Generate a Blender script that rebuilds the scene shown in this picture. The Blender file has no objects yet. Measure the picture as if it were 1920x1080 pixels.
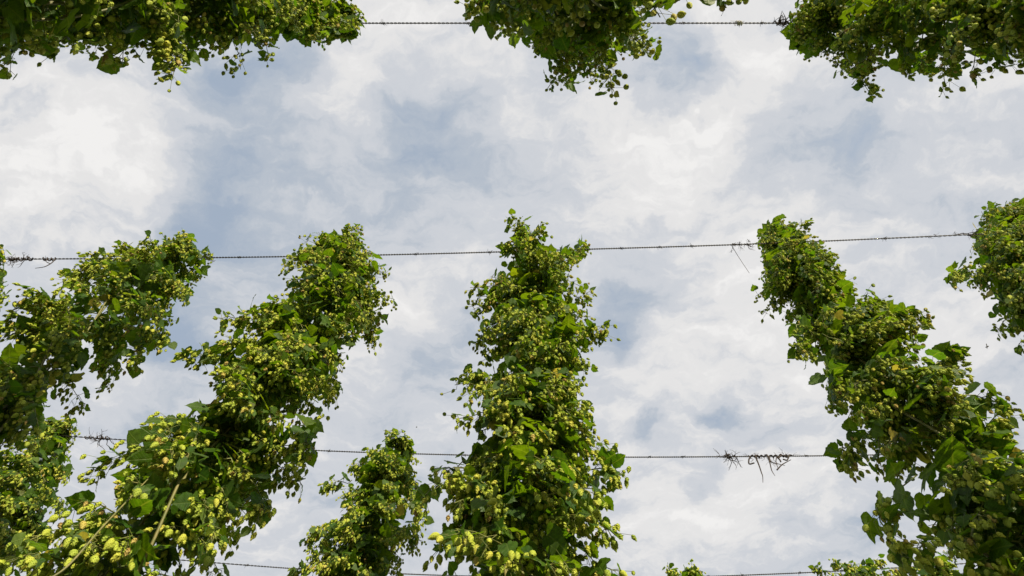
import bpy, math, random
import numpy as np
from mathutils import Vector, Matrix

R = math.radians
rng = np.random.default_rng(7)
random.seed(7)
sc = bpy.context.scene
COL = sc.collection

# ------------------------------------------------------------------ camera
CAM = np.array((0.0, 0.0, 1.6))
F = 1300.0                       # focal length in pixels of a 1920 wide frame
TILT = math.atan2(500.0, F)      # the lens looks this far off the zenith
S_, C_ = math.sin(TILT), math.cos(TILT)
VIEW = np.array((0, S_, C_)); UP = np.array((0, -C_, S_)); RIGHT = np.array((1.0, 0, 0))
cam_data = bpy.data.cameras.new('camera')
cam_data.sensor_width = 36.0
cam_data.lens = 36.0 * F / 1920.0
cam_data.clip_start = 0.05
cam_data.clip_end = 3000
cam = bpy.data.objects.new('camera', cam_data)
cam.matrix_world = Matrix(((1, 0, 0, 0), (0, -C_, -S_, 0), (0, S_, -C_, 1.6), (0, 0, 0, 1)))
COL.objects.link(cam)
sc.camera = cam


def ray(px, py):
    return VIEW * F + RIGHT * (px - 960.0) + UP * (540.0 - py)


def at(px, py, Y):               # the place in the trellis row y = Y seen at that pixel
    d = ray(px, py)
    return CAM + d * (Y / d[1])


def at_z(px, py, z):
    d = ray(px, py)
    return CAM + d * ((z - CAM[2]) / d[2])


def depth_of(p):
    return float(np.dot(np.asarray(p) - CAM, VIEW))


# ------------------------------------------------------------------ light
SUN_EL, SUN_AZ = 27.0, 28.0      # azimuth from -y towards +x: the sun stands behind the photographer's right shoulder
to_sun = Vector((math.sin(R(SUN_AZ)) * math.cos(R(SUN_EL)), -math.cos(R(SUN_AZ)) * math.cos(R(SUN_EL)), math.sin(R(SUN_EL))))
sun_data = bpy.data.lights.new('sun', 'SUN')
sun_data.energy = 5.0
sun_data.angle = R(0.6)
sun_data.color = (1.0, 0.88, 0.64)
sun = bpy.data.objects.new('sun', sun_data)
sun.rotation_euler = to_sun.to_track_quat('Z', 'Y').to_euler()
sun.location = (3, -4, 9)
COL.objects.link(sun)

sc.view_settings.view_transform = 'Standard'
sc.view_settings.look = 'None'
sc.view_settings.exposure = 0.6
sc.view_settings.gamma = 1.0
sc.cycles.max_bounces = 8
sc.cycles.transmission_bounces = 6
sc.cycles.diffuse_bounces = 4

world = bpy.data.worlds.new('World')
sc.world = world
world.use_nodes = True
wt = world.node_tree
wt.nodes.clear()


def wn(kind, **kw):
    n = wt.nodes.new(kind)
    for k, v in kw.items():
        setattr(n, k, v)
    return n


def wmath(op, a, b=None, c=None, clamp=False):
    n = wn('ShaderNodeMath', operation=op, use_clamp=clamp)
    for i, v in enumerate((a, b, c)):
        if v is None:
            continue
        if isinstance(v, (int, float)):
            n.inputs[i].default_value = v
        else:
            wt.links.new(v, n.inputs[i])
    return n.outputs[0]


def wvec(op, a, b=None):
    n = wn('ShaderNodeVectorMath', operation=op)
    for i, v in enumerate((a, b)):
        if v is None:
            continue
        if isinstance(v, (tuple, list)):
            n.inputs[i].default_value = v
        else:
            wt.links.new(v, n.inputs[i])
    return n


sky = wn('ShaderNodeTexSky', sky_type='NISHITA', sun_disc=False)
sky.sun_elevation = R(SUN_EL)
sky.sun_rotation = math.atan2(to_sun.x, to_sun.y)
sky.air_density = 1.0
sky.dust_density = 1.6
tc = wn('ShaderNodeTexCoord')
sep = wn('ShaderNodeSeparateXYZ')
wt.links.new(tc.outputs['Generated'], sep.inputs[0])
zz = wmath('MAXIMUM', sep.outputs[2], 0.06)
cx = wmath('DIVIDE', sep.outputs[0], zz)
cy = wmath('DIVIDE', sep.outputs[1], zz)
comb = wn('ShaderNodeCombineXYZ')
wt.links.new(cx, comb.inputs[0]); wt.links.new(cy, comb.inputs[1])
Q = comb.outputs[0]              # position on the cloud deck


def wnoise(vec, scale, detail, rough, dist=0.0):
    n = wn('ShaderNodeTexNoise')
    n.noise_dimensions = '3D'
    n.inputs['Scale'].default_value = scale
    n.inputs['Detail'].default_value = detail
    n.inputs['Roughness'].default_value = rough
    n.inputs['Distortion'].default_value = dist
    wt.links.new(vec, n.inputs['Vector'])
    return n


warp = wnoise(Q, 5.0, 4.0, 0.55)
w1 = wvec('SUBTRACT', warp.outputs['Color'], (0.5, 0.5, 0.5))
w2 = wn('ShaderNodeVectorMath', operation='SCALE')
wt.links.new(w1.outputs[0], w2.inputs[0]); w2.inputs['Scale'].default_value = 0.14
QW = wvec('ADD', Q, w2.outputs[0]).outputs[0]
warpb = wnoise(Q, 17.0, 4.0, 0.6)
w3 = wvec('SUBTRACT', warpb.outputs['Color'], (0.5, 0.5, 0.5))
w4 = wn('ShaderNodeVectorMath', operation='SCALE')
wt.links.new(w3.outputs[0], w4.inputs[0]); w4.inputs['Scale'].default_value = 0.07
QW = wvec('ADD', QW, w4.outputs[0]).outputs[0]
# streaky, drawn-out cloud texture: stretched along the wind
mp = wn('ShaderNodeMapping')
mp.inputs['Rotation'].default_value = (0, 0, R(50))
mp.inputs['Scale'].default_value = (1.0, 2.5, 1.0)
wt.links.new(QW, mp.inputs['Vector'])
n1 = wnoise(mp.outputs[0], 3.2, 5.0, 0.5)
n2 = wnoise(mp.outputs[0], 9.0, 6.0, 0.58)
n3 = wnoise(QW, 24.0, 6.0, 0.6, 0.3)
dens = wmath('MULTIPLY_ADD', wmath('SUBTRACT', n1.outputs[0], 0.5), 0.46, 0.580)
dens = wmath('MULTIPLY_ADD', wmath('SUBTRACT', n2.outputs[0], 0.5), 0.92, dens)
dens = wmath('MULTIPLY_ADD', wmath('SUBTRACT', n3.outputs[0], 0.5), 0.24, dens)
# thick and thin places of the deck: (pixel x, pixel y, radius, amount)
CLOUDS = [
    (90, 340, 170, .42), (230, 270, 110, .28), (30, 180, 120, .10), (650, 175, 80, .34), (700, 60, 110, .34),
    (820, 90, 90, .20), (1265, 295, 105, .34), (1170, 385, 100, .28), (1345, 250, 75, .22), (1120, 250, 80, .10), (1400, 110, 120, .38),
    (1300, 20, 60, .2), (1560, 420, 150, .16), (1760, 200, 160, .18), (1880, 90, 90, .16), (760, 560, 70, .34), (690, 680, 100, .30),
    (590, 800, 100, .16), (1360, 930, 150, .42), (1240, 680, 120, .34), (1400, 560, 150, .30), (1500, 720, 120, .24),
    (500, 1000, 110, .26), (1800, 620, 150, .26), (1180, 800, 90, .2), (1560, 880, 90, .22), (90, 1010, 90, .3), (230, 740, 70, .2),
    (1000, 200, 110, .16), (1200, 1010, 120, .22), (1560, 1000, 80, .1),
    (400, 370, 95, -.46), (350, 440, 70, -.2), (560, 330, 90, -.14), (720, 310, 110, -.18), (840, 260, 80, -.18), (800, 190, 90, -.26), (620, 120, 60, -.16),
    (430, 140, 80, -.30), (540, 110, 70, -.26), (500, 250, 70, -.08), (1310, 90, 50, -.34), (1320, 150, 60, -.30),
    (1230, 130, 70, -.18), (1460, 255, 70, -.30), (1610, 270, 80, -.28), (1700, 330, 90, -.12), (1170, 600, 75, -.50), (1130, 640, 60, -.2),
    (870, 600, 55, -.34), (810, 670, 55, -.32), (320, 640, 95, -.56), (270, 800, 70, -.38), (400, 560, 70, -.14), (1230, 800, 45, -.42),
    (1370, 780, 38, -.42), (1345, 890, 40, -.36), (1315, 930, 36, -.24), (1650, 980, 50, -.46), (1420, 820, 30, -.2), (770, 1000, 110, -.16),
    (720, 770, 80, -.2), (130, 440, 90, -.10), (500, 470, 130, -.14), (60, 215, 40, -.2), (1560, 1020, 60, -.14), (950, 330, 90, -.12), (560, 700, 60, -.1),
]
acc = None
for (px, py, rad, amt) in CLOUDS:
    d = ray(px, py)
    q = (d[0] / d[2], d[1] / d[2], 0.0)
    sig = rad / 1250.0
    dist = wvec('DISTANCE', QW, q).outputs['Value']
    e = wmath('MULTIPLY', wmath('POWER', dist, 2.0), -1.0 / (sig * sig))
    g = wmath('EXPONENT', e)
    amt = amt * (.84 if amt > 0 else 1.12)
    acc = wmath('MULTIPLY', g, amt) if acc is None else wmath('MULTIPLY_ADD', g, amt, acc)
dens = wmath('MULTIPLY_ADD', acc, 0.95, dens)
dens = wmath('MAXIMUM', wmath('MINIMUM', dens, 1.0), 0.0)
ramp = wn('ShaderNodeValToRGB')
cr = ramp.color_ramp
cr.interpolation = 'EASE'
cr.elements[0].position = 0.0; cr.elements[0].color = (.42, .485, .575, 1)
cr.elements[1].position = 1.0; cr.elements[1].color = (.90, .89, .88, 1)
for p_, c_ in ((.32, (.50, .55, .62)), (.58, (.63, .655, .70)), (.82, (.80, .795, .795))):
    el = cr.elements.new(p_); el.color = c_ + (1,)
wt.links.new(dens, ramp.inputs[0])
skys = wn('ShaderNodeVectorMath', operation='SCALE')
wt.links.new(sky.outputs[0], skys.inputs[0]); skys.inputs['Scale'].default_value = 0.10
veil = wvec('ADD', skys.outputs[0], (.28, .325, .375))
cover = wn('ShaderNodeMapRange', interpolation_type='SMOOTHSTEP')
cover.inputs['From Min'].default_value = 0.0
cover.inputs['From Max'].default_value = 0.48
cover.inputs['To Min'].default_value = 0.3
wt.links.new(dens, cover.inputs['Value'])
mix = wn('ShaderNodeMix', data_type='RGBA')
wt.links.new(cover.outputs[0], mix.inputs['Factor'])
wt.links.new(veil.outputs[0], mix.inputs[6]); wt.links.new(ramp.outputs[0], mix.inputs[7])
bg = wn('ShaderNodeBackground')
bg.inputs['Strength'].default_value = 0.645
wt.links.new(mix.outputs[2], bg.inputs['Color'])
wo = wn('ShaderNodeOutputWorld')
wt.links.new(bg.outputs[0], wo.inputs['Surface'])


# ------------------------------------------------------------------ materials
def new_mat(name):
    m = bpy.data.materials.new(name)
    m.use_nodes = True
    m.node_tree.nodes.clear()
    return m, m.node_tree


def leaf_material():
    m, t = new_mat('hop_leaf')
    N, L = t.nodes, t.links
    a = N.new('ShaderNodeAttribute'); a.attribute_name = 'rnd'
    uv = N.new('ShaderNodeAttribute'); uv.attribute_name = 'leafuv'
    ramp = N.new('ShaderNodeValToRGB')
    e = ramp.color_ramp.elements
    e[0].position = 0; e[0].color = (.022, .082, .004, 1)
    e[1].position = 1; e[1].color = (.17, .18, .07, 1)
    for p, c in ((.35, (.036, .094, .003)), (.75, (.058, .122, .004)), (.93, (.085, .14, .007)), (.965, (.15, .17, .065))):
        q = e.new(p); q.color = c + (1,)
    L.new(a.outputs['Fac'], ramp.inputs[0])
    # veins: a midrib and slanting side veins, from the leaf's own coordinates
    s = N.new('ShaderNodeSeparateXYZ'); L.new(uv.outputs['Vector'], s.inputs[0])
    ab = N.new('ShaderNodeMath'); ab.operation = 'ABSOLUTE'; L.new(s.outputs[0], ab.inputs[0])
    mr = N.new('ShaderNodeMapRange'); mr.inputs['From Min'].default_value = .012; mr.inputs['From Max'].default_value = .035
    mr.inputs['To Min'].default_value = 1; mr.inputs['To Max'].default_value = 0; L.new(ab.outputs[0], mr.inputs['Value'])
    sl = N.new('ShaderNodeMath'); sl.operation = 'MULTIPLY_ADD'; sl.inputs[1].default_value = -0.75
    L.new(ab.outputs[0], sl.inputs[0]); L.new(s.outputs[1], sl.inputs[2])
    fr = N.new('ShaderNodeMath'); fr.operation = 'PINGPONG'; fr.inputs[1].default_value = .07; L.new(sl.outputs[0], fr.inputs[0])
    vr = N.new('ShaderNodeMapRange'); vr.inputs['From Min'].default_value = .0; vr.inputs['From Max'].default_value = .016
    vr.inputs['To Min'].default_value = .7; vr.inputs['To Max'].default_value = 0; L.new(fr.outputs[0], vr.inputs['Value'])
    mx = N.new('ShaderNodeMath'); mx.operation = 'MAXIMUM'; L.new(mr.outputs[0], mx.inputs[0]); L.new(vr.outputs[0], mx.inputs[1])
    geo = N.new('ShaderNodeNewGeometry')
    nz = N.new('ShaderNodeTexNoise'); nz.inputs['Scale'].default_value = 45; nz.inputs['Detail'].default_value = 3
    L.new(geo.outputs['Position'], nz.inputs['Vector'])
    hs = N.new('ShaderNodeHueSaturation')
    vv = N.new('ShaderNodeMapRange'); vv.inputs['From Min'].default_value = .3; vv.inputs['From Max'].default_value = .7
    vv.inputs['To Min'].default_value = .72; vv.inputs['To Max'].default_value = 1.28; L.new(nz.outputs[0], vv.inputs['Value'])
    L.new(vv.outputs[0], hs.inputs['Value']); L.new(ramp.outputs[0], hs.inputs['Color'])
    vein = N.new('ShaderNodeMix'); vein.data_type = 'RGBA'
    vf = N.new('ShaderNodeMath'); vf.operation = 'MULTIPLY'; vf.inputs[1].default_value = .38; L.new(mx.outputs[0], vf.inputs[0])
    L.new(vf.outputs[0], vein.inputs['Factor']); L.new(hs.outputs[0], vein.inputs[6]); vein.inputs[7].default_value = (.15, .22, .05, 1)
    # the underside of a hop leaf is paler and duller
    under = N.new('ShaderNodeMix'); under.data_type = 'RGBA'
    uf = N.new('ShaderNodeMath'); uf.operation = 'MULTIPLY'; uf.inputs[1].default_value = .32; L.new(geo.outputs['Backfacing'], uf.inputs[0])
    L.new(uf.outputs[0], under.inputs['Factor']); L.new(vein.outputs[2], under.inputs[6]); under.inputs[7].default_value = (.14, .19, .08, 1)
    pb = N.new('ShaderNodeBsdfPrincipled'); pb.inputs['Roughness'].default_value = .52
    pb.inputs['Specular IOR Level'].default_value = .32
    L.new(under.outputs[2], pb.inputs['Base Color'])
    bp = N.new('ShaderNodeBump'); bp.inputs['Strength'].default_value = .35; bp.inputs['Distance'].default_value = .004
    bp.invert = True
    L.new(mx.outputs[0], bp.inputs['Height']); L.new(bp.outputs[0], pb.inputs['Normal'])
    tr = N.new('ShaderNodeBsdfTranslucent')
    tm = N.new('ShaderNodeMix'); tm.data_type = 'RGBA'; tm.blend_type = 'MULTIPLY'; tm.inputs['Factor'].default_value = 1
    L.new(vein.outputs[2], tm.inputs[6]); tm.inputs[7].default_value = (2.7, 2.1, .6, 1)
    L.new(tm.outputs[2], tr.inputs['Color'])
    ms = N.new('ShaderNodeMixShader'); ms.inputs[0].default_value = .50
    L.new(pb.outputs[0], ms.inputs[1]); L.new(tr.outputs[0], ms.inputs[2])
    o = N.new('ShaderNodeOutputMaterial'); L.new(ms.outputs[0], o.inputs[0])
    return m


def cone_material():
    m, t = new_mat('hop_cone')
    N, L = t.nodes, t.links
    a = N.new('ShaderNodeAttribute'); a.attribute_name = 'rnd'
    oi = N.new('ShaderNodeObjectInfo')
    ad = N.new('ShaderNodeMath'); ad.operation = 'ADD'; L.new(a.outputs['Fac'], ad.inputs[0]); L.new(oi.outputs['Random'], ad.inputs[1])
    fr = N.new('ShaderNodeMath'); fr.operation = 'FRACT'; L.new(ad.outputs[0], fr.inputs[0])
    ramp = N.new('ShaderNodeValToRGB')
    e = ramp.color_ramp.elements
    e[0].position = 0; e[0].color = (.24, .35, .035, 1)
    e[1].position = 1; e[1].color = (.33, .19, .075, 1)
    for p, c in ((.3, (.33, .43, .040)), (.7, (.45, .52, .050)), (.93, (.56, .54, .075)), (.975, (.50, .37, .11))):
        q = e.new(p); q.color = c + (1,)
    L.new(fr.outputs[0], ramp.inputs[0])
    tp = N.new('ShaderNodeAttribute'); tp.attribute_name = 'tip'
    mx = N.new('ShaderNodeMix'); mx.data_type = 'RGBA'
    tf = N.new('ShaderNodeMath'); tf.operation = 'MULTIPLY'; tf.inputs[1].default_value = .45; L.new(tp.outputs['Fac'], tf.inputs[0])
    L.new(tf.outputs[0], mx.inputs['Factor']); L.new(ramp.outputs[0], mx.inputs[6]); mx.inputs[7].default_value = (.62, .65, .14, 1)
    pb = N.new('ShaderNodeBsdfPrincipled'); pb.inputs['Roughness'].default_value = .65
    pb.inputs['Specular IOR Level'].default_value = .22
    L.new(mx.outputs[2], pb.inputs['Base Color'])
    tr = N.new('ShaderNodeBsdfTranslucent'); L.new(mx.outputs[2], tr.inputs['Color'])
    ms = N.new('ShaderNodeMixShader'); ms.inputs[0].default_value = .28
    L.new(pb.outputs[0], ms.inputs[1]); L.new(tr.outputs[0], ms.inputs[2])
    o = N.new('ShaderNodeOutputMaterial'); L.new(ms.outputs[0], o.inputs[0])
    return m


def plain_material(name, c1, c2, scale, rough=.7, metal=0.0, bump=0.0):
    m, t = new_mat(name)
    N, L = t.nodes, t.links
    geo = N.new('ShaderNodeNewGeometry')
    nz = N.new('ShaderNodeTexNoise'); nz.inputs['Scale'].default_value = scale; nz.inputs['Detail'].default_value = 5
    L.new(geo.outputs['Position'], nz.inputs['Vector'])
    rp = N.new('ShaderNodeValToRGB')
    rp.color_ramp.elements[0].position = .35; rp.color_ramp.elements[0].color = c1 + (1,)
    rp.color_ramp.elements[1].position = .65; rp.color_ramp.elements[1].color = c2 + (1,)
    L.new(nz.outputs[0], rp.inputs[0])
    pb = N.new('ShaderNodeBsdfPrincipled'); pb.inputs['Roughness'].default_value = rough; pb.inputs['Metallic'].default_value = metal
    L.new(rp.outputs[0], pb.inputs['Base Color'])
    if bump:
        b = N.new('ShaderNodeBump'); b.inputs['Strength'].default_value = bump; L.new(nz.outputs[0], b.inputs['Height']); L.new(b.outputs[0], pb.inputs['Normal'])
    o = N.new('ShaderNodeOutputMaterial'); L.new(pb.outputs[0], o.inputs[0])
    return m


M_LEAF = leaf_material()
M_CONE = cone_material()
M_STEM = plain_material('bine_stem', (.10, .12, .028), (.19, .165, .05), 30, .6)
M_SHOOT = plain_material('side_shoot', (.10, .15, .025), (.24, .23, .06), 25, .6)
M_WIRE = plain_material('weathered_wire', (.035, .032, .030), (.085, .080, .072), 60, .55, .6)
M_DRY = plain_material('dried_vine', (.014, .010, .009), (.05, .032, .024), 40, .85)
M_TWINE = plain_material('pale_twine', (.45, .44, .40), (.62, .60, .55), 60, .9)
M_BUG = plain_material('insect_body', (.012, .010, .010), (.03, .024, .022), 300, .4)
M_WING = plain_material('insect_wing', (.35, .34, .33), (.5, .5, .5), 300, .3)
M_GROUND = plain_material('grass_and_soil', (.035, .065, .015), (.10, .085, .05), 3, .95, 0, .4)


# ------------------------------------------------------------------ mesh helpers
class Tris:
    """collects triangles with per-vertex attributes and links them as ONE mesh object"""

    def __init__(self):
        self.v, self.f, self.a, self.n = [], [], {}, 0

    def add(self, v, f, **attrs):
        v = np.asarray(v, float)
        self.v.append(v); self.f.append(np.asarray(f, np.int64) + self.n)
        for k, x in attrs.items():
            self.a.setdefault(k, []).append(x)
        self.n += len(v)

    def mesh(self, name, mat, smooth=True, origin=None):
        v = np.concatenate(self.v); f = np.concatenate(self.f)
        if origin is not None:
            v = v - np.asarray(origin)
        me = bpy.data.meshes.new(name)
        me.vertices.add(len(v)); me.vertices.foreach_set('co', v.astype(np.float32).ravel())
        me.loops.add(len(f) * 3); me.loops.foreach_set('vertex_index', f.astype(np.int32).ravel())
        me.polygons.add(len(f)); me.polygons.foreach_set('loop_start', np.arange(len(f), dtype=np.int32) * 3)
        me.polygons.foreach_set('use_smooth', np.full(len(f), smooth))
        for k, xs in self.a.items():
            x = np.concatenate(xs)
            if x.ndim == 1:
                at_ = me.attributes.new(k, 'FLOAT', 'POINT'); at_.data.foreach_set('value', x.astype(np.float32))
            else:
                at_ = me.attributes.new(k, 'FLOAT_VECTOR', 'POINT'); at_.data.foreach_set('vector', x.astype(np.float32).ravel())
        me.update(calc_edges=True)
        me.materials.append(mat)
        return me

    def build(self, name, mat, parent=None, smooth=True):
        origin = np.array(parent.location) if parent is not None else None
        o = bpy.data.objects.new(name, self.mesh(name, mat, smooth, origin))
        COL.objects.link(o)
        if parent is not None:
            o.parent = parent
        return o


def tag(o, label=None, cat=None, group=None, kind=None):
    for k, v in (('label', label), ('category', cat), ('group', group), ('kind', kind)):
        if v:
            o[k] = v
    return o


def empty(name, loc):
    o = bpy.data.objects.new(name, None)
    o.location = [float(x) for x in loc]
    o.empty_display_size = .2
    COL.objects.link(o)
    return o


def norm(a):
    a = np.asarray(a, float)
    return a / np.maximum(np.linalg.norm(a, axis=-1, keepdims=True), 1e-9)


def tube(T, pts, rad, sides=5):
    pts = np.asarray(pts, float); n = len(pts)
    rad = np.broadcast_to(np.asarray(rad, float), (n,))
    tg = norm(np.gradient(pts, axis=0))
    ref = np.array((.31, .22, .92)) if abs(tg[0][2]) < .8 else np.array((.9, .3, .2))
    u = norm(np.cross(tg, ref)); w = np.cross(tg, u)
    an = np.arange(sides) * 2 * np.pi / sides
    ring = pts[:, None] + rad[:, None, None] * (np.cos(an)[None, :, None] * u[:, None] + np.sin(an)[None, :, None] * w[:, None])
    i = np.arange(n - 1)[:, None] * sides; j = np.arange(sides)[None]; k = (j + 1) % sides
    a, b, c, d = i + j, i + k, i + sides + k, i + sides + j
    f = np.stack((np.stack((a, b, c), -1), np.stack((a, c, d), -1)), 2).reshape(-1, 3)
    T.add(ring.reshape(-1, 3), f)


def smooth_path(p, n):
    """Catmull-Rom through control points"""
    p = np.asarray(p, float)
    P = np.vstack((2 * p[0] - p[1], p, 2 * p[-1] - p[-2]))
    out = []
    t = np.linspace(0, len(p) - 1 - 1e-6, n)
    for x in t:
        i = int(x); u = x - i
        a, b, c, d = P[i], P[i + 1], P[i + 2], P[i + 3]
        out.append(.5 * (2 * b + (c - a) * u + (2 * a - 5 * b + 4 * c - d) * u * u + (3 * b - a - 3 * c + d) * u ** 3))
    return np.array(out)


def stamp(T, tv, tf, M, pos, **attrs):
    """many copies of a template: M (n,3,3) columns = axes times scale, pos (n,3)"""
    n, k = len(pos), len(tv)
    if n == 0:
        return
    v = np.einsum('nij,kj->nki', M, tv) + pos[:, None]
    f = (tf[None] + (np.arange(n) * k)[:, None, None]).reshape(-1, 3)
    out = {}
    for name, x in attrs.items():
        out[name] = x
    T.add(v.reshape(-1, 3), f, **out)


# ---- leaf templates: x across, y from base to tip, z up from the blade
def leaf_template(kind):
    n = 15
    s = np.linspace(0, 1, n)
    if kind == 0:        # heart shaped
        o = ((.03, -.02), (.17, -.13), (.33, -.12), (.47, .0), (.54, .17), (.53, .35), (.46, .52), (.34, .69), (.20, .84), (.08, .95), (0, 1.08))
    elif kind == 1:      # three lobes
        o = ((.03, -.02), (.18, -.15), (.36, -.10), (.50, .06), (.60, .25), (.66, .48), (.44, .43), (.33, .48), (.33, .64), (.20, .86), (0, 1.10))
    else:                # narrow
        o = ((.03, -.02), (.12, -.08), (.24, -.04), (.33, .10), (.38, .28), (.37, .45), (.31, .61), (.22, .76), (.12, .89), (.05, .97), (0, 1.08))
    o = np.array(o)
    w = np.interp(s * 10, np.arange(11), o[:, 0]); ye = np.interp(s * 10, np.arange(11), o[:, 1])
    tooth = np.where(np.arange(n) % 2 == 0, 1.05, .95); tooth[-1] = 1; tooth[0] = 1
    w = w * tooth
    ym = s * (1.0 if kind != 1 else 1.05)
    V, Fc = [], []
    for y in ym:
        V.append((0, y, -.22 * y * y))
    for sg in (1, -1):
        for i in range(n):
            V.append((sg * w[i], ye[i], .14 * w[i] + .025 * math.sin(i * 1.7 + sg) - .22 * max(ye[i], 0) ** 2 - .30 * w[i] ** 2))
    for h in (0, 1):
        o = n + h * n
        for i in range(n - 1):
            q = (i, o + i, o + i + 1, i + 1)
            if h:
                q = q[::-1]
            Fc += [(q[0], q[1], q[2]), (q[0], q[2], q[3])]
    V = np.array(V, float)
    return V, np.array(Fc, np.int64)


LEAVES = [leaf_template(k) for k in range(3)]
ROD_V = np.array([(math.cos(a), math.sin(a), z) for z in (0, 1) for a in (0, 2.094, 4.189)])
ROD_F = np.array([(0, 1, 4), (0, 4, 3), (1, 2, 5), (1, 5, 4), (2, 0, 3), (2, 3, 5)], np.int64)


def cone_template(rings, per, fine):
    """a hop cone hanging along -z, unit length: an egg-shaped core under overlapping bracts"""
    V, Fc, tip = [], [], []

    def prof(t):
        return .295 * math.sin(math.pi * min(max(t * .88 + .06, 0), 1) ** .85) ** .80

    cs = 6
    zs = (.02, .14, .34, .58, .80, .96)
    for z in zs:
        for j in range(cs):
            a = 2 * math.pi * j / cs
            r = prof(z) * .86
            V.append((r * math.cos(a), r * math.sin(a), -z)); tip.append(0.)
    for i in range(len(zs) - 1):
        for j in range(cs):
            a, b = i * cs + j, i * cs + (j + 1) % cs
            Fc += [(a, b + cs, b), (a, a + cs, b + cs)]
    for i in range(rings):
        t = .02 + .80 * i / (rings - 1)
        for j in range(per):
            a = 2 * math.pi * (j + .5 * (i % 2) + .13 * i) / per
            hw = math.pi / per * 1.05
            ln = .30 if fine else .36
            r0, r1, r2 = prof(t) * .80, prof(t + .12) * 1.06 + .008, prof(min(t + ln, 1)) * 1.0 + .018
            b = len(V)
            P = lambda ang, r, z: (r * math.cos(ang), r * math.sin(ang), -z)
            if fine:
                V += [P(a - hw * .7, r0, t), P(a + hw * .7, r0, t), P(a - hw, r1, t + .13), P(a, r1 * 1.10, t + .12), P(a + hw, r1, t + .13), P(a, r2, t + ln)]
                tip += [0, 0, .5, .15, .5, 1.]
                Fc += [(b, b + 2, b + 3), (b, b + 3, b + 1), (b + 1, b + 3, b + 4), (b + 2, b + 5, b + 3), (b + 3, b + 5, b + 4)]
            else:
                V += [P(a, r0, t), P(a - hw, r1, t + .14), P(a + hw, r1, t + .14), P(a, r2, t + ln)]
                tip += [0, .4, .4, 1.]
                Fc += [(b, b + 1, b + 2), (b + 1, b + 3, b + 2)]
    return np.array(V), np.array(Fc, np.int64), np.array(tip)


CONE_V, CONE_F, CONE_T = cone_template(7, 6, True)
LOW_V, LOW_F, LOW_T = cone_template(5, 4, False)
_t = Tris()
_t.add(CONE_V, CONE_F, tip=CONE_T)
CONE_MESH = _t.mesh('hop_cone', M_CONE, smooth=True)


def frames(d, up, roll=None):
    """columns x,y,z with y along d and z near up"""
    y = norm(d)
    x = norm(np.cross(y, up))
    z = np.cross(x, y)
    return np.stack((x, y, z), -1)


def rods(T, a, b, r):
    d = b - a
    ln = np.linalg.norm(d, axis=1)
    z = norm(d)
    ref = np.where(np.abs(z[:, 2:3]) > .9, np.array((1., 0, 0)), np.array((0, 0, 1.)))
    x = norm(np.cross(z, ref)); y = np.cross(z, x)
    M = np.stack((x * r[:, None], y * r[:, None], d), -1)
    stamp(T, ROD_V, ROD_F, M, a)


# ------------------------------------------------------------------ the bines
BINES = []      # gathered first, so that the cones seen best can be picked afterwards


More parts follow.
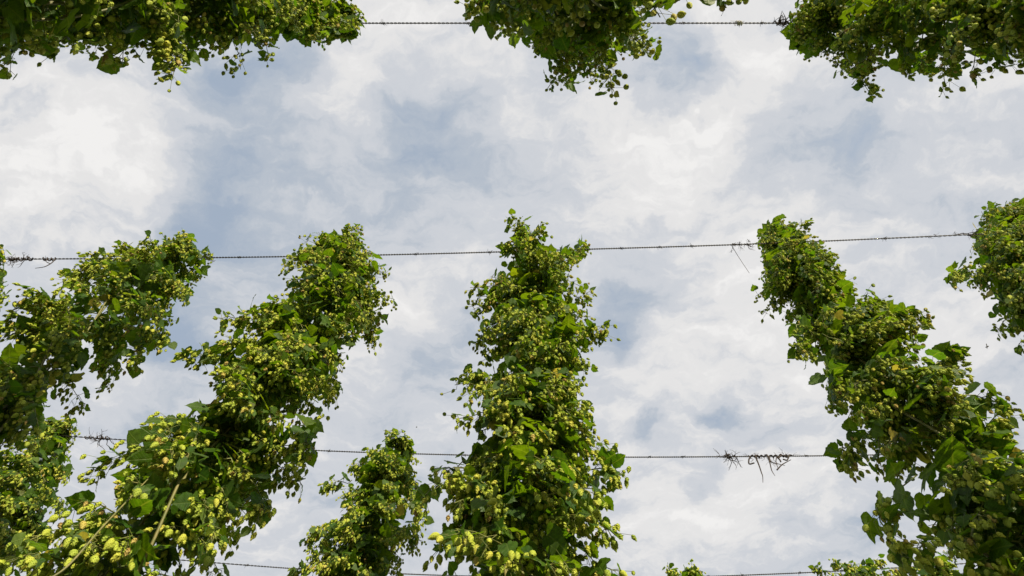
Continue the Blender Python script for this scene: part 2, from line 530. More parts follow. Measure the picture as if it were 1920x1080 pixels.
def grow(spine, label, seed, sprays=(), shoots_per_m=56, top_tufts=10, group='hop bines hanging from the trellis wires', cone_rate=1.0, stem_foot=None, bare=(), fill=95, leaf_scale=1.0):
    """spine: rows of (x, y, z, radius) from the wire down"""
    g = np.random.default_rng(seed)
    sp = np.array(spine, float)
    seg = np.linalg.norm(np.diff(sp[:, :3], axis=0), axis=1)
    cum = np.concatenate(((0,), np.cumsum(seg)))
    total = cum[-1]

    def spine_at(s):
        return np.stack([np.interp(s, cum, sp[:, k]) for k in range(4)], -1)

    paths = []
    nl = int(total * shoots_per_m)
    # uneven growth: dense and thin stretches
    ph = g.uniform(0, 6.28, 4)
    for i in range(nl):
        s = g.uniform(0, total)
        c = spine_at(s); r = c[3]; c = c[:3]
        az = g.uniform(0, 2 * np.pi)
        lump = 1 + .13 * math.sin(s * 5.1 + ph[0] + 1.3 * math.sin(az + ph[1])) + .11 * math.sin(s * 11.3 + ph[2] + 2 * az)
        L = r * lump * (g.uniform(.72, 1.08) if g.random() < .91 else g.uniform(1.08, 1.30))
        out = np.array((math.cos(az), math.sin(az), 0))
        side = np.array((-out[1], out[0], 0)) * g.normal(0, .25)
        u = np.linspace(0, 1, 7)[:, None]
        rise, drop = g.uniform(.1, .5), g.uniform(.35, 1.0)
        p = c + (out * u + side * u ** 2) * L + np.array((0, 0, 1.)) * (rise * u - drop * u ** 2) * L
        p[1:] += g.normal(0, .008, (6, 3))
        paths.append((p, .7))
    # tufts over the top of the wire
    c = sp[0]
    for i in range(top_tufts):
        az = g.uniform(0, 2 * np.pi); L = g.uniform(.4, 1.0) * c[3] * 1.2
        out = np.array((math.cos(az), math.sin(az), 0))
        u = np.linspace(0, 1, 7)[:, None]
        p = c[:3] + out * u * L + np.array((0, 0, 1.)) * (g.uniform(.3, .85) * u - g.uniform(.3, .8) * u ** 2) * L
        p[1:] += g.normal(0, .008, (6, 3))
        paths.append((p, .8))
    for q in sprays:
        pp = smooth_path(q, 9)
        pp[1:] += g.normal(0, .010, (8, 3))
        paths.append((pp, 1.0))

    lp, ld, ln_, lu, lsz = [], [], [], [], []       # leaf base, direction, normal, -, size
    cp, ca, cs = [], [], []                        # cone top, axis, length
    ra, rb, rr = [], [], []                        # rods
    shoots = Tris()
    for p, kind in paths:
        ll = np.linalg.norm(np.diff(p, axis=0), axis=1).sum()
        tube(shoots, p, np.linspace(.0034, .0016, len(p)), 4)
        nn = max(3, int(ll / .047))
        us = (np.arange(nn) + g.uniform(.2, .8)) / nn
        arc = np.linspace(0, 1, len(p))
        for u in us:
            if u < .12 and kind < 1:
                continue
            node = np.array([np.interp(u, arc, p[:, k]) for k in range(3)])
            tan = norm(np.array([np.interp(min(u + .08, 1), arc, p[:, k]) - np.interp(max(u - .08, 0), arc, p[:, k]) for k in range(3)]))
            sd = norm(np.cross(tan, (0, 0, 1.)) + g.normal(0, .25, 3))
            for sg in (1, -1):
                if g.random() < .74:
                    pet = g.uniform(.015, .05)
                    d = norm(tan * g.uniform(.1, .9) + sd * sg * g.uniform(.5, 1) + np.array((0, 0, g.normal(.1, .35))))
                    base = node + d * pet
                    ra.append(node); rb.append(base); rr.append(.0012)
                    size = (.096 - .053 * u) * g.uniform(.62, 1.25) * leaf_scale
                    if kind < 1 and g.random() < .07:
                        size *= 1.3
                    lp.append(base); lsz.append(size)
                    ld.append(norm(d * 1.0 + np.array((0, 0, -g.uniform(.25, 1.35)))))
                    ln_.append(norm(np.array((0, 0, 1.)) * g.uniform(.15, .9) + tan * g.uniform(.1, 1.0) + g.normal(0, .38, 3)))
                if u > .22 and g.random() < 1.15 * cone_rate:
                    k = g.integers(2, 7)
                    stalk0 = node + sd * sg * g.uniform(.005, .03) + np.array((0, 0, -g.uniform(.005, .02)))
                    ra.append(node); rb.append(stalk0); rr.append(.0013)
                    for _ in range(k):
                        off = g.normal(0, .021, 3); off[2] = -g.uniform(.004, .045)
                        top = stalk0 + off + tan * g.uniform(-.01, .03)
                        ra.append(stalk0); rb.append(top); rr.append(.0008)
                        cp.append(top); ca.append(norm(np.array((0, 0, -1.)) + g.normal(0, .30, 3) + tan * .2 + sd * sg * .12))
                        cs.append(g.uniform(.0225, .035) * (1 - .25 * (g.random() < .25)))
                    if g.random() < .32:
                        d = norm(sd * sg + g.normal(0, .5, 3))
                        lp.append(stalk0); lsz.append(g.uniform(.02, .042)); ld.append(norm(d + np.array((0, 0, -.4))))
                        ln_.append(norm(np.array((0, 0, 1.)) + g.normal(0, .5, 3)))
    # the older, larger leaves close to the stems
    ni = int(total * fill)
    s = g.uniform(0.05, total, ni)
    c = spine_at(s)
    az = g.uniform(0, 2 * np.pi, ni)
    rad = c[:, 3] * g.uniform(.05, .62, ni)
    o = np.stack((np.cos(az), np.sin(az), g.normal(0, .3, ni)), -1)
    base = c[:, :3] + o * rad[:, None]
    lp += list(base); ld += list(norm(o + np.stack((g.normal(0, .4, ni), g.normal(0, .4, ni), -g.uniform(.1, 1.2, ni)), -1)))
    ln_ += list(norm(np.stack((g.normal(0, .45, ni), g.normal(0, .45, ni), g.uniform(.2, 1, ni)), -1) + o * .35))
    lsz += list(g.uniform(.06, .105, ni) * leaf_scale)

    lp, ld, ln_, lsz = map(np.array, (lp, ld, ln_, lsz))
    BINES.append(dict(label=label, group=group, sp=sp, g=g, shoots=shoots, lp=lp, ld=ld, ln=ln_, lsz=lsz,
                      cp=np.array(cp), ca=np.array(ca), cs=np.array(cs), ra=np.array(ra), rb=np.array(rb), rr=np.array(rr),
                      total=total, spine_at=spine_at, foot=stem_foot, bare=bare))


def row_spine(pts, Y, lean=0.0):
    out = []
    for (px, py, w) in pts:
        p = at(px, py, Y)
        out.append((p[0], p[1], p[2], w * depth_of(p) / F))
    return out


def spray(pts, Y):
    return [at(px, py, Y) for (px, py) in pts]


Y2, Y3, Y4 = 1.64, 3.42, 4.70
G = 'hop bines hanging from the trellis wires'
# overhead row, straight above the camera
grow([(-1.08, .00, 6.50, .09), (-1.20, -.01, 6.25, .16), (-1.33, -.04, 5.8, .23), (-1.48, -.09, 5.0, .27), (-1.60, -.12, 4.2, .28), (-1.68, -.14, 3.4, .26), (-1.72, -.15, 2.9, .22)],
     'hop bine from the top left corner with a thin tip on the overhead wire', 11, shoots_per_m=45, stem_foot=(-1.5, -.1, 0))
grow([(-2.62, .0, 6.5, .14), (-2.75, -.05, 6.1, .26), (-2.85, -.1, 5.3, .30), (-2.9, -.1, 4.4, .30), (-2.9, -.1, 3.6, .28)],
     'hop bine mostly hidden at the far top left behind the one with the thin tip', 12, shoots_per_m=45, stem_foot=(-2.9, 0, 0))
grow([(.34, -.03, 6.5, .20), (.34, -.03, 6.2, .32), (.33, -.05, 5.6, .36), (.32, -.11, 5.0, .35), (.31, -.23, 4.5, .32), (.28, -.40, 4.0, .30), (.25, -.56, 3.6, .28)],
     'hop bine hanging straight overhead at the top centre, its cones seen end on', 13, [[(.25, -.20, 4.6), at_z(975, -12, 4.45), at_z(915, -2, 4.3), at_z(880, 12, 4.2)], [(.35, -.15, 5.0), at_z(965, 2, 4.85), at_z(940, 18, 4.7), at_z(925, 30, 4.6)], [(.45, -.3, 4.4), at_z(1300, -45, 4.4), at_z(1350, -25, 4.3), at_z(1372, -8, 4.2)]], shoots_per_m=45, stem_foot=(.9, -.8, 0), leaf_scale=1.12)
grow([(1.95, .03, 6.5, .14), (1.98, .03, 6.2, .28), (2.05, .01, 5.6, .33), (2.2, -.05, 4.9, .31), (2.24, -.08, 4.2, .28), (2.26, -.1, 3.5, .26)],
     'hop bine along the top right edge with pale small cones and sunlit leaves', 14, shoots_per_m=45, stem_foot=(2.2, -.1, 0))
grow([(3.36, .04, 6.5, .18), (3.42, -.02, 6.1, .29), (3.48, -.05, 5.4, .31), (3.45, -.08, 4.6, .3), (3.45, -.1, 3.8, .28)],
     'dark hop bine in the top right corner beyond a small gap of sky', 15, shoots_per_m=45, stem_foot=(3.45, 0, 0))
# second row: the big ones
grow(row_spine([(-30, 482, 40), (-42, 528, 58), (-150, 590, 95), (-230, 670, 100)], Y2),
     'sliver of a hop bine at the left edge just below the middle wire', 20, stem_foot=(-3.6, 1.7, 0))
grow(row_spine([(342, 488, 50), (278, 525, 92), (195, 588, 104), (105, 660, 98), (15, 740, 92), (-75, 825, 95), (-170, 920, 100)], Y2),
     'loose yellow-green hop bine at the left with a ragged open tip', 21,
     [spray([(330, 490), (342, 465), (350, 444)], Y2), spray([(250, 540), (180, 525), (120, 518)], Y2), spray([(310, 500), (225, 480), (165, 488)], Y2), spray([(290, 520), (200, 500), (150, 505)], Y2 - .1), spray([(290, 630), (255, 660), (255, 675)], Y2), spray([(240, 610), (290, 620), (310, 632)], Y2 - .1)],
     stem_foot=(-2.6, 1.7, 0), shoots_per_m=37, fill=48)
grow(row_spine([(648, 494, 72), (636, 535, 98), (598, 605, 102), (535, 690, 106), (465, 778, 110), (395, 865, 118), (312, 960, 145), (210, 1055, 180), (110, 1150, 205)], Y2),
     'largest hop bine, leaning from the bottom left up to the middle wire', 22,
     [spray([(560, 600), (480, 590), (415, 600)], Y2 - .12), spray([(470, 680), (400, 660), (350, 668)], Y2 - .1), spray([(320, 830), (240, 850), (170, 890)], Y2 - .05),
      spray([(560, 780), (572, 830), (560, 862)], Y2), spray([(470, 900), (495, 940), (485, 975)], Y2), spray([(630, 480), (628, 455), (622, 445)], Y2),
      ],
     stem_foot=(-1.9, 1.6, 0), bare=[[at(20, 1100, Y2 - .30), at(110, 1075, Y2 - .29), at(195, 985, Y2 - .27), at(285, 890, Y2 - .18)]])
grow(row_spine([(1000, 490, 96), (999, 522, 98), (1005, 580, 90), (1014, 670, 90), (1000, 750, 106), (985, 840, 134), (978, 930, 146), (986, 1020, 146), (990, 1120, 160)], Y2),
     'upright hop bine in the centre, widening downwards from the middle wire', 23,
     [spray([(1060, 640), (1105, 622), (1138, 616)], Y2 - .1), spray([(960, 720), (910, 712), (872, 704)], Y2), spray([(990, 455), (978, 438), (982, 425)], Y2),
      spray([(960, 570), (930, 560), (912, 568)], Y2), spray([(900, 860), (840, 880), (800, 935)], Y2), spray([(1090, 880), (1140, 880), (1158, 890)], Y2),
      spray([(1080, 980), (1130, 980), (1155, 1005)], Y2 - .1), spray([(900, 960), (870, 980), (868, 1010)], Y2), spray([(1065, 480), (1085, 468), (1094, 466)], Y2)],
     stem_foot=(.05, 1.6, 0))
grow(row_spine([(1458, 442, 40), (1480, 492, 60), (1540, 568, 76), (1602, 645, 84), (1674, 728, 102), (1754, 822, 120), (1840, 925, 142), (1922, 1030, 166), (2005, 1130, 180)], Y2),
     'long hop bine at the right, leaning from the lower right corner to the middle wire', 24,
     [spray([(1720, 890), (1665, 930), (1655, 985), (1690, 1015), (1735, 1030)], Y2 - .1), spray([(1545, 680), (1555, 715), (1568, 755)], Y2),
      spray([(1660, 790), (1600, 825), (1585, 845), (1595, 872)], Y2), spray([(1720, 700), (1770, 672), (1792, 668)], Y2), spray([(1790, 740), (1850, 745), (1885, 768)], Y2),
      spray([(1640, 600), (1690, 590), (1718, 600)], Y2), spray([(1455, 445), (1448, 425), (1462, 413)], Y2), spray([(1500, 600), (1495, 640), (1510, 665)], Y2)],
     stem_foot=(1.9, 1.6, 0))
grow(row_spine([(1890, 420, 48), (1882, 480, 80), (1932, 550, 82), (2025, 630, 86), (2120, 715, 92), (2180, 800, 105)], Y2),
     'hop bine cut off by the right edge, hanging at the end of the middle wire', 25,
     [spray([(1890, 430), (1860, 405), (1855, 396)], Y2), spray([(1830, 500), (1790, 510), (1782, 525)], Y2), spray([(1900, 410), (1910, 392), (1930, 388)], Y2)],
     stem_foot=(3.4, 1.7, 0))
# third row
grow(row_spine([(110, 808, 35), (95, 845, 62), (55, 910, 84), (10, 985, 92), (-40, 1070, 98)], Y3),
     'sunlit yellow hop bine in the lower left, starting where the third wire meets it', 31,
     [spray([(100, 820), (125, 800), (145, 805)], Y3), spray([(60, 960), (70, 995), (20, 1010)], Y3)], stem_foot=(-3.3, 3.4, 0), shoots_per_m=40, fill=55)
grow(row_spine([(742, 842, 38), (732, 872, 64), (712, 930, 80), (692, 990, 84), (674, 1060, 86), (655, 1140, 90)], Y3),
     'small distant hop bine left of the centre one, hanging from the third wire', 32,
     [spray([(735, 845), (730, 825), (735, 815)], Y3), spray([(760, 900), (785, 950), (772, 1030)], Y3), spray([(660, 900), (625, 908), (608, 916)], Y3), spray([(640, 1000), (600, 1005), (580, 1010)], Y3), spray([(640, 1060), (590, 1062), (552, 1074)], Y3)],
     stem_foot=(-1.5, 3.4, 0))
# fourth row, only the tips
grow(row_spine([(1290, 1088, 26), (1288, 1120, 46), (1282, 1180, 60)], Y4),
     'little tip of a hop bine at the bottom edge right of the centre bine', 41, [spray([(1285, 1090), (1265, 1070), (1250, 1068)], Y4), spray([(1290, 1090), (1295, 1068), (1310, 1070)], Y4)], stem_foot=(1.7, 4.7, 0))
grow(row_spine([(1610, 1078, 34), (1605, 1105, 62), (1600, 1160, 74)], Y4),
     'broad bright hop bine top at the bottom edge, left of the lower right vine', 42,
     [spray([(1590, 1080), (1540, 1070), (1525, 1062)], Y4), spray([(1600, 1080), (1575, 1055), (1560, 1050)], Y4), spray([(1610, 1080), (1630, 1055), (1650, 1050)], Y4), spray([(1620, 1085), (1670, 1070), (1700, 1066)], Y4)], stem_foot=(3.1, 4.7, 0))
grow(row_spine([(1755, 1072, 30), (1770, 1105, 56), (1790, 1160, 70)], Y4),
     'thin pale hop bine top beside the lower right vine, half hidden behind it', 43,
     [spray([(1740, 1075), (1735, 1040), (1725, 1030)], Y4), spray([(1760, 1070), (1765, 1045), (1790, 1030)], Y4), spray([(1740, 1080), (1715, 1075), (1705, 1070)], Y4)], stem_foot=(4.1, 4.7, 0))

# ---- which cones show: a coarse depth map of all leaves and cones
GW, GH = 640, 360


def project(p):
    q = p - CAM
    dp = q @ VIEW
    return 960 + F * (q @ RIGHT) / dp, 540 - F * (q @ UP) / dp, dp


zb = np.full((GH, GW), 1e9)
for B in BINES:
    Mx = frames(B['ld'], B['ln'])
    pick = B['g'].choice(3, len(B['lp']), p=(.62, .16, .22))
    B['pick'] = pick
    B['M'] = Mx * B['lsz'][:, None, None]
    pts = np.concatenate([B['lp'] + np.einsum('nij,j->ni', B['M'], np.array(v)) for v in ((0, .2, 0), (0, .5, 0), (0, .8, -.1), (.2, .4, 0), (-.2, .4, 0), (.3, .25, 0), (-.3, .25, 0))])
    pts = np.concatenate((pts, B['cp'] + B['ca'] * B['cs'][:, None] * .5))
    x, y, dp = project(pts)
    ok = (dp > .1) & (x >= 0) & (x < 1920) & (y >= 0) & (y < 1080)
    np.minimum.at(zb, ((y[ok] / 3).astype(int), (x[ok] / 3).astype(int)), dp[ok])

for B in BINES:
    g = B['g']
    t = empty('hop_bine', B['foot'])
    tag(t, B['label'], 'hop bine', B['group'])
    fol = Tris()
    for k in range(3):
        sel = B['pick'] == k
        n = int(sel.sum()); tv, tf = LEAVES[k]
        rnd = g.beta(2.2, 2.2, n) * .94
        old = g.random(n)
        rnd = np.where(old < .014, g.uniform(.94, 1, n), rnd)
        # each leaf a little differently folded
        M = B['M'][sel].copy()
        M[:, :, 2] *= g.uniform(.3, 2.0, n)[:, None]
        stamp(fol, tv, tf, M, B['lp'][sel], rnd=np.repeat(rnd, len(tv)), leafuv=np.tile(tv * np.array((1, 1, 0)), (n, 1)))
    fol.build('foliage', M_LEAF, t)
    # stems: two or three bines winding round their string
    st = Tris()
    s = np.linspace(0.02, B['total'], 90)
    c = B['spine_at'](s)
    for k in range(3):
        a = s * g.uniform(2.2, 3.2) + k * 2.1 + g.uniform(0, 6)
        rr = np.minimum(c[:, 3] * g.uniform(.12, .5), .16)
        p = c[:, :3] + np.stack((np.cos(a), np.sin(a), a * 0), -1) * rr[:, None]
        foot = np.array(B['foot']) + np.array((.05 * math.cos(k * 2.1), .05 * math.sin(k * 2.1), -.02))
        w = np.linspace(0, 1, 25)[1:, None]
        p = np.vstack((p, p[-1] * (1 - w) + foot * w))
        tube(st, p, np.linspace(.0035, .0065, len(p)), 6)
    for q in B['bare']:
        tube(st, smooth_path(q, 24), np.linspace(.0034, .0022, 24), 6)
    st.build('stem', M_STEM, t)
    rods(B['shoots'], B['ra'], B['rb'], B['rr'])
    B['shoots'].build('side_shoots', M_SHOOT, t)
    # cones
    mid = B['cp'] + B['ca'] * B['cs'][:, None] * .5
    x, y, dp = project(mid)
    ok = (dp > .1) & (x >= 2) & (x < 1918) & (y >= 2) & (y < 1078)
    vis = np.zeros(len(mid), bool)
    vis[ok] = dp[ok] < zb[(y[ok] / 3).astype(int), (x[ok] / 3).astype(int)] + .02
    size = np.where(vis, B['cs'] / np.maximum(dp, .1), -1)
    best = np.argsort(-size)[:100]
    best = best[size[best] > 0]
    # frame of each cone: -z along its axis, turned at random
    z = -B['ca']
    h = norm(g.normal(0, 1, z.shape))
    xx = norm(np.cross(h, z)); yy = np.cross(z, xx)
    wdt = B['cs'] * g.uniform(.88, 1.12, len(z))
    M = np.stack((xx * wdt[:, None], yy * wdt[:, None], z * B['cs'][:, None]), -1)
    rest = np.ones(len(mid), bool); rest[best] = False
    ct = Tris()
    n = int(rest.sum())
    stamp(ct, LOW_V, LOW_F, M[rest], B['cp'][rest], rnd=np.repeat(g.random(n), len(LOW_V)), tip=np.tile(LOW_T, n))
    rest_o = ct.build('hop_cones', M_CONE, t, smooth=True)
    rest_o['kind'] = 'stuff'
    loc = np.array(B['foot'])
    for i in best:
        o = bpy.data.objects.new('hop_cone', CONE_MESH)
        m3 = Matrix([[float(v) for v in row] for row in M[i]]).to_4x4()
        m3.translation = Vector([float(v) for v in B['cp'][i] - loc])
        COL.objects.link(o)
        o.parent = t
        o.matrix_local = m3


# ------------------------------------------------------------------ wires
def barbed_wire(ctrl, label, seed):
    g = np.random.default_rng(seed)
    ctrl = np.asarray(ctrl, float)
    ln = np.linalg.norm(np.diff(ctrl, axis=0), axis=1).sum()
    n = int(ln / .0065)
    c = smooth_path(ctrl, n)
    t = empty('barbed_wire', c[n // 2])
    tag(t, label, 'wire', 'barbed wires of the hop trellis')
    tg = norm(np.gradient(c, axis=0))
    u = norm(np.cross(tg, (0, 0, 1.))); w = np.cross(tg, u)
    s = np.arange(n) * (ln / n)
    for k in range(2):
        a = s / .062 * 2 * np.pi + k * np.pi
        T = Tris()
        tube(T, c + .0034 * (np.cos(a)[:, None] * u + np.sin(a)[:, None] * w), .0029, 5)
        T.build('strand', M_WIRE, t)
    d = g.uniform(.1, .3)
    while d < ln - .1:
        i = int(d / ln * n)
        T = Tris()
        p, x = c[i], tg[i]
        for q in range(2):
            e = norm(g.normal(0, 1, 3)); e = norm(e - x * (e @ x)); f_ = np.cross(x, e)
            an = np.linspace(0, 2 * np.pi * 1.4, 12)
            coil = p + x * (an / 9 * .012 + q * .012)[:, None] + .0080 * (np.cos(an)[:, None] * e + np.sin(an)[:, None] * f_)
            path = np.vstack((coil[0] + e * .018 - f_ * .006, coil, coil[-1] + norm(coil[-1] - p) * .016))
            tube(T, path, np.concatenate(((.0008,), np.full(12, .0017), (.0008,))), 4)
        T.build('barb', M_WIRE, t)
        d += g.uniform(.38, .95)


barbed_wire([at_z(x, 43.5, 6.6) for x in (-900, 200, 700, 1400, 2000, 2900)], 'barbed wire running straight across the top of the photo', 51)
barbed_wire([at_z(x, y, 6.6) for x, y in ((-900, 490), (0, 486), (400, 483), (760, 477), (1080, 468), (1400, 458), (1820, 440), (2800, 395))], 'barbed wire across the middle of the photo, rising to the right', 52)
barbed_wire([at(x, y, Y3) for x, y in ((-700, 760), (160, 820), (560, 843), (860, 853), (1130, 857), (1400, 856), (1640, 853), (1900, 845), (2700, 810))], 'sagging barbed wire below the middle, carrying dead vine remnants', 53)
barbed_wire([at(x, y, Y4) for x, y in ((-400, 990), (440, 1058), (640, 1070), (840, 1079), (1120, 1084), (1380, 1079), (1740, 1061), (2500, 1010))], 'lowest barbed wire along the bottom edge of the photo', 54)


# ------------------------------------------------------------------ dead remnants on the wires
def twigs(T, g, origin, n, length, down, spread, r=.0028, fork=2):
    for _ in range(n):
        d = norm(np.array((g.normal(0, spread), g.normal(0, .5 * spread), -down + g.normal(0, .45))))
        L = length * g.uniform(.4, 1.1)
        st = origin + np.array((g.normal(0, spread * .04), g.normal(0, .01), g.normal(0, .006)))
        k = 6
        p = [st]
        for i in range(k):
            d = norm(d + g.normal(0, .32, 3)); p.append(p[-1] + d * L / k)
        p = np.array(p)
        tube(T, p, np.linspace(r * g.uniform(.6, 1.2), r * .3, len(p)), 4)
        for f_ in range(fork):
            i = g.integers(1, k)
            e = norm(d + g.normal(0, .8, 3)); q = np.array([p[i] + e * L * .4 * x + g.normal(0, .004, 3) * x for x in np.linspace(0, 1, 4)])
            tube(T, q, np.linspace(r * .5, r * .25, 4), 3)


def wrap(T, g, a, b, r=.004, turns=5):
    """an old bine end still wound along the wire from a to b"""
    k = 40
    w = np.linspace(0, 1, k)
    ax = norm(b - a); u = norm(np.cross(ax, (0, 0, 1.))); v = np.cross(ax, u)
    an = w * turns * 2 * np.pi
    p = a + (b - a) * w[:, None] + (.011 + .004 * np.sin(w * 17))[:, None] * (np.cos(an)[:, None] * u + np.sin(an)[:, None] * v)
    tube(T, p, r, 5)


def remnant(label, where, seed, parts):
    g = np.random.default_rng(seed)
    t = Tris()
    parts(t, g)
    o = t.build('dried_vine', M_DRY)
    tag(o, label, 'dead vine', 'dead vine remnants on the wires')
    return o


W1 = lambda x, y=43.5: at_z(x, y, 6.6)
W2 = lambda x: at_z(x, float(np.interp(x, (0, 400, 760, 1080, 1400, 1820, 1920), (486, 483, 477, 468, 458, 440, 436))), 6.6)
W3 = lambda x: at(x, float(np.interp(x, (160, 560, 860, 1130, 1400, 1640), (820, 843, 853, 857, 856, 853))), Y3)


def p_bush(t, g):
    wrap(t, g, W1(1452), W1(1496), .0045, 4)
    for _ in range(15):
        a = W1(g.uniform(1454, 1476)); e = W1(g.uniform(1456, 1492), g.uniform(14, 58)) + np.array((0, 0, g.normal(0, .03)))
        e = a + (e - a) * g.uniform(.6, 1.05)
        m = (a + e) / 2 + g.normal(0, .014, 3)
        p = smooth_path([a, m, e], 8); tube(t, p, np.linspace(.0042, .0012, 8), 4)
        q = np.array([p[4], p[4] + (e - a) * .3 + g.normal(0, .02, 3)]); tube(t, np.array([q[0], q.mean(0) + g.normal(0, .004, 3), q[1]]), (.002, .0015, .0009), 3)


remnant('bushy dead tendril tuft sticking up from the topmost wire', None, 61, p_bush)


def p_left(t, g):
    wrap(t, g, W2(18), W2(62), .0055, 5)
    twigs(t, g, W2(30), 9, .10, .9, .6, .004)
    twigs(t, g, W2(46), 6, .09, .9, .7, .0035)


remnant('dark dead vine clump on the middle wire near the left edge', None, 62, p_left)


def p_hook(t, g):
    wrap(t, g, W2(82), W2(104), .005, 3)
    a = W2(103)
    tube(t, smooth_path([a, at(98, 492, Y2), at(84, 500, Y2), at(66, 503, Y2)], 14), np.linspace(.005, .002, 14), 5)
    tube(t, smooth_path([W2(88), at(86, 490, Y2), at(93, 494, Y2)], 8), .003, 4)


remnant('curled dead vine stub hooking back under the middle wire at the left', None, 63, p_hook)


def p_tip(t, g):
    wrap(t, g, W2(384), W2(398), .0045, 3)
    twigs(t, g, W2(391), 7, .07, .2, .6, .003)


remnant('small dead knot on the middle wire at the tip of the loose left bine', None, 64, p_tip)


def p_r1(t, g):
    for x in (1375, 1386, 1397, 1404):
        twigs(t, g, W2(x), 4, .085, 1.0, .25, .0028, 3)
    tube(t, smooth_path([W2(1371), at(1385, 482, Y2), at(1405, 512, Y2)], 12), np.linspace(.0022, .0014, 12), 4)


remnant('reddish dead tendrils and one long straight strand left of the long right bine', None, 65, p_r1)


def p_r2(t, g):
    for x in (1810, 1818, 1826):
        twigs(t, g, W2(x), 4, .10, 1.0, .3, .003, 3)


remnant('dead tendrils below the middle wire beside the bine at the right edge', None, 66, p_r2)


def p_w3l(t, g):
    wrap(t, g, W3(160), W3(206), .005, 6)
    for x in (186, 194, 200):
        twigs(t, g, W3(x), 3, .16, 1.0, .35, .0045, 2)
    twigs(t, g, W3(172), 2, .12, 1.0, .2, .0025, 1)


remnant('brown dead vine tassel on the third wire at the left', None, 67, p_w3l)


def p_w3a(t, g):
    twigs(t, g, W3(1362), 13, .15, .35, .7, .0042, 3)
    twigs(t, g, W3(1372), 6, .13, .9, .5, .004, 2)


remnant('spiky dead tuft on the sagging wire, left one of the two there', None, 68, p_w3a)


def p_w3b(t, g):
    P = lambda x, y: at(x, y, Y3 - .01)
    wrap(t, g, W3(1403), W3(1446), .0055, 5)
    wrap(t, g, W3(1446), W3(1484), .0055, 4)
    tube(t, smooth_path([P(1406, 857), P(1404, 863), P(1405, 870), P(1414, 868)], 12), .0062, 6)
    tube(t, smooth_path([P(1416, 853), P(1419, 862), P(1423, 872), P(1428, 887), P(1430, 893), P(1430.5, 905)], 22), np.linspace(.0078, .002, 22), 6)
    tube(t, smooth_path([P(1438, 853), P(1443, 866), P(1447, 882), P(1453, 892)], 18), np.linspace(.007, .002, 18), 6)
    tube(t, smooth_path([P(1457, 857), P(1462, 862), P(1464, 866)], 8), np.linspace(.008, .006, 8), 6)
    tube(t, smooth_path([P(1460, 858), P(1466, 854), P(1476, 857), P(1480, 853)], 14), .0075, 6)
    tube(t, smooth_path([P(1480, 854), P(1477, 861), P(1475, 863), P(1468, 861)], 12), .006, 6)
    tube(t, smooth_path([P(1442, 856), P(1446, 866), P(1460, 870), P(1472, 873)], 14), np.linspace(.006, .002, 14), 5)
    tube(t, smooth_path([P(1456, 857), P(1455, 866), P(1458, 876)], 10), .004, 4)
    tube(t, smooth_path([P(1483, 862), P(1467, 871), P(1457, 881)], 10), np.linspace(.003, .007, 10), 5)
    for x in (1412, 1424, 1436, 1450, 1470):
        twigs(t, g, W3(x), 3, .13, .9, .4, .0026, 2)


remnant('longest dead vine on the sagging wire, bent stubs and two dangling ends', None, 69, p_w3b)


def p_small(x):
    def f(t, g):
        twigs(t, g, W2(x), 2, .07, .8, .6, .0022, 1)
    return f


remnant('single thin dead tendril on the middle wire between the two right bines', None, 70, p_small(1742))

T = Tris(); g = np.random.default_rng(80)
for k in range(5):
    a = W1(1381 + k * 1.6)
    an = np.linspace(0, 2 * np.pi * 1.5, 14) + k
    p = a + np.stack((np.linspace(-.006, .012, 14), .013 * np.cos(an), .013 * np.sin(an)), -1) * g.uniform(.8, 1.4)
    tube(T, p, .0028, 5)
for k in range(4):
    a = W1(1384 + k * 2)
    tube(T, smooth_path([a, a + g.normal(0, .012, 3), a + g.normal(0, .028, 3)], 8), np.linspace(.0026, .0012, 8), 4)
tag(T.build('string_knot', M_TWINE), 'pale frayed string knot tied on the topmost wire', 'string')


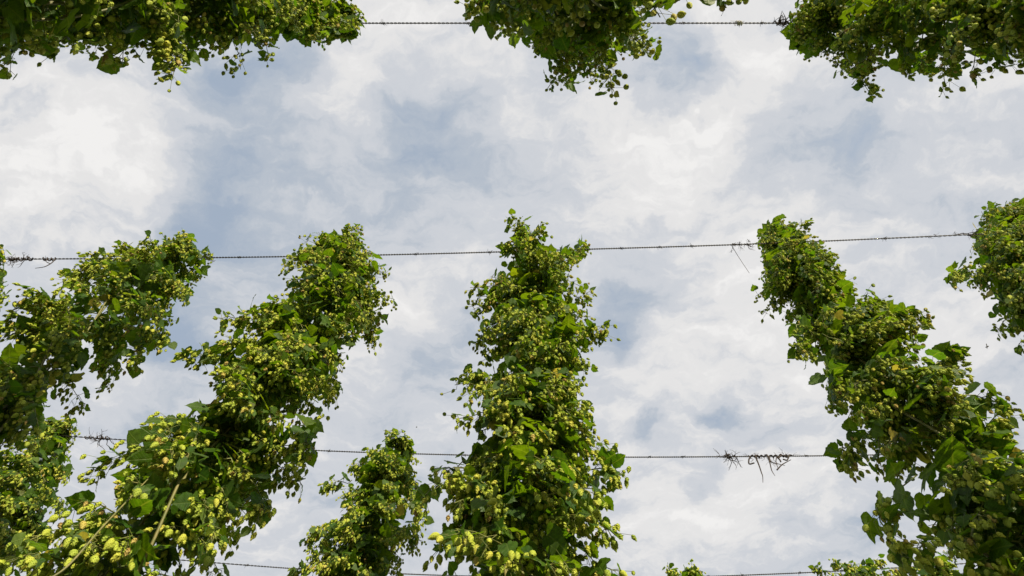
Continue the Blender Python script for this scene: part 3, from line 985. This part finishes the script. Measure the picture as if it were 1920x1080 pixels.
# ------------------------------------------------------------------ insects
def insect(loc, length, d, label):
    d = norm(np.array(d, float))
    t = empty('flying_insect', loc)
    tag(t, label, 'insect')
    up = np.array((0, 0, 1.)); x = norm(np.cross(d, up)); z = np.cross(x, d)
    loc = np.asarray(loc)
    B = Tris()
    s = np.linspace(0, 1, 15)
    prof = .17 * np.sin(np.pi * np.clip(s, .02, .98)) ** .8 * (1 - .35 * np.exp(-((s - .36) / .05) ** 2) - .35 * np.exp(-((s - .8) / .04) ** 2))
    tube(B, loc + d * ((s - .5) * length)[:, None], prof * length, 8)
    B.build('body', M_BUG, t)
    for sg in (1, -1):
        Wg = Tris()
        a = np.linspace(0, 1, 7)
        lead = loc + d * .12 * length + x * sg * a[:, None] * .75 * length + z * (.25 * a * length)[:, None]
        wd = .22 * length * np.sin(np.pi * np.clip(a, .08, .97)) ** .6
        trail = lead - d * wd[:, None]
        v = np.vstack((lead, trail, lead - z * .01 * length, trail - z * .01 * length))
        f = []
        for i in range(6):
            for o, fl in ((0, 1), (14, -1)):
                q = [(o + i, o + i + 1, o + i + 8), (o + i, o + i + 8, o + i + 7)]
                f += [c[::fl] for c in q]
        Wg.add(v, f)
        Wg.build('wing', M_WING, t)


p = ray(1851, 650); insect(CAM + p / F * 3.4, .021, (.9, -.35, .15), 'dark elongated insect flying in the open sky near the right edge')
p = ray(781, 801); insect(CAM + p / F * 3.6, .010, (.8, .35, .2), 'tiny dark insect in the sky above the small distant bine')

# ------------------------------------------------------------------ ground
T = Tris()
n = 41
xs = np.linspace(-1, 1, n); xs = np.sign(xs) * np.abs(xs) ** 3 * 600
X, Yg = np.meshgrid(xs, xs)
Z = .03 * np.sin(X * 1.7) * np.cos(Yg * 1.3)
i, j = np.meshgrid(np.arange(n - 1), np.arange(n - 1))
a = (j * n + i).ravel()
T.add(np.stack((X.ravel(), Yg.ravel(), Z.ravel()), -1), np.concatenate((np.stack((a, a + 1, a + n + 1), -1), np.stack((a, a + n + 1, a + n), -1))))
tag(T.build('ground', M_GROUND), 'grass and soil between the hop rows', None, None, 'structure')
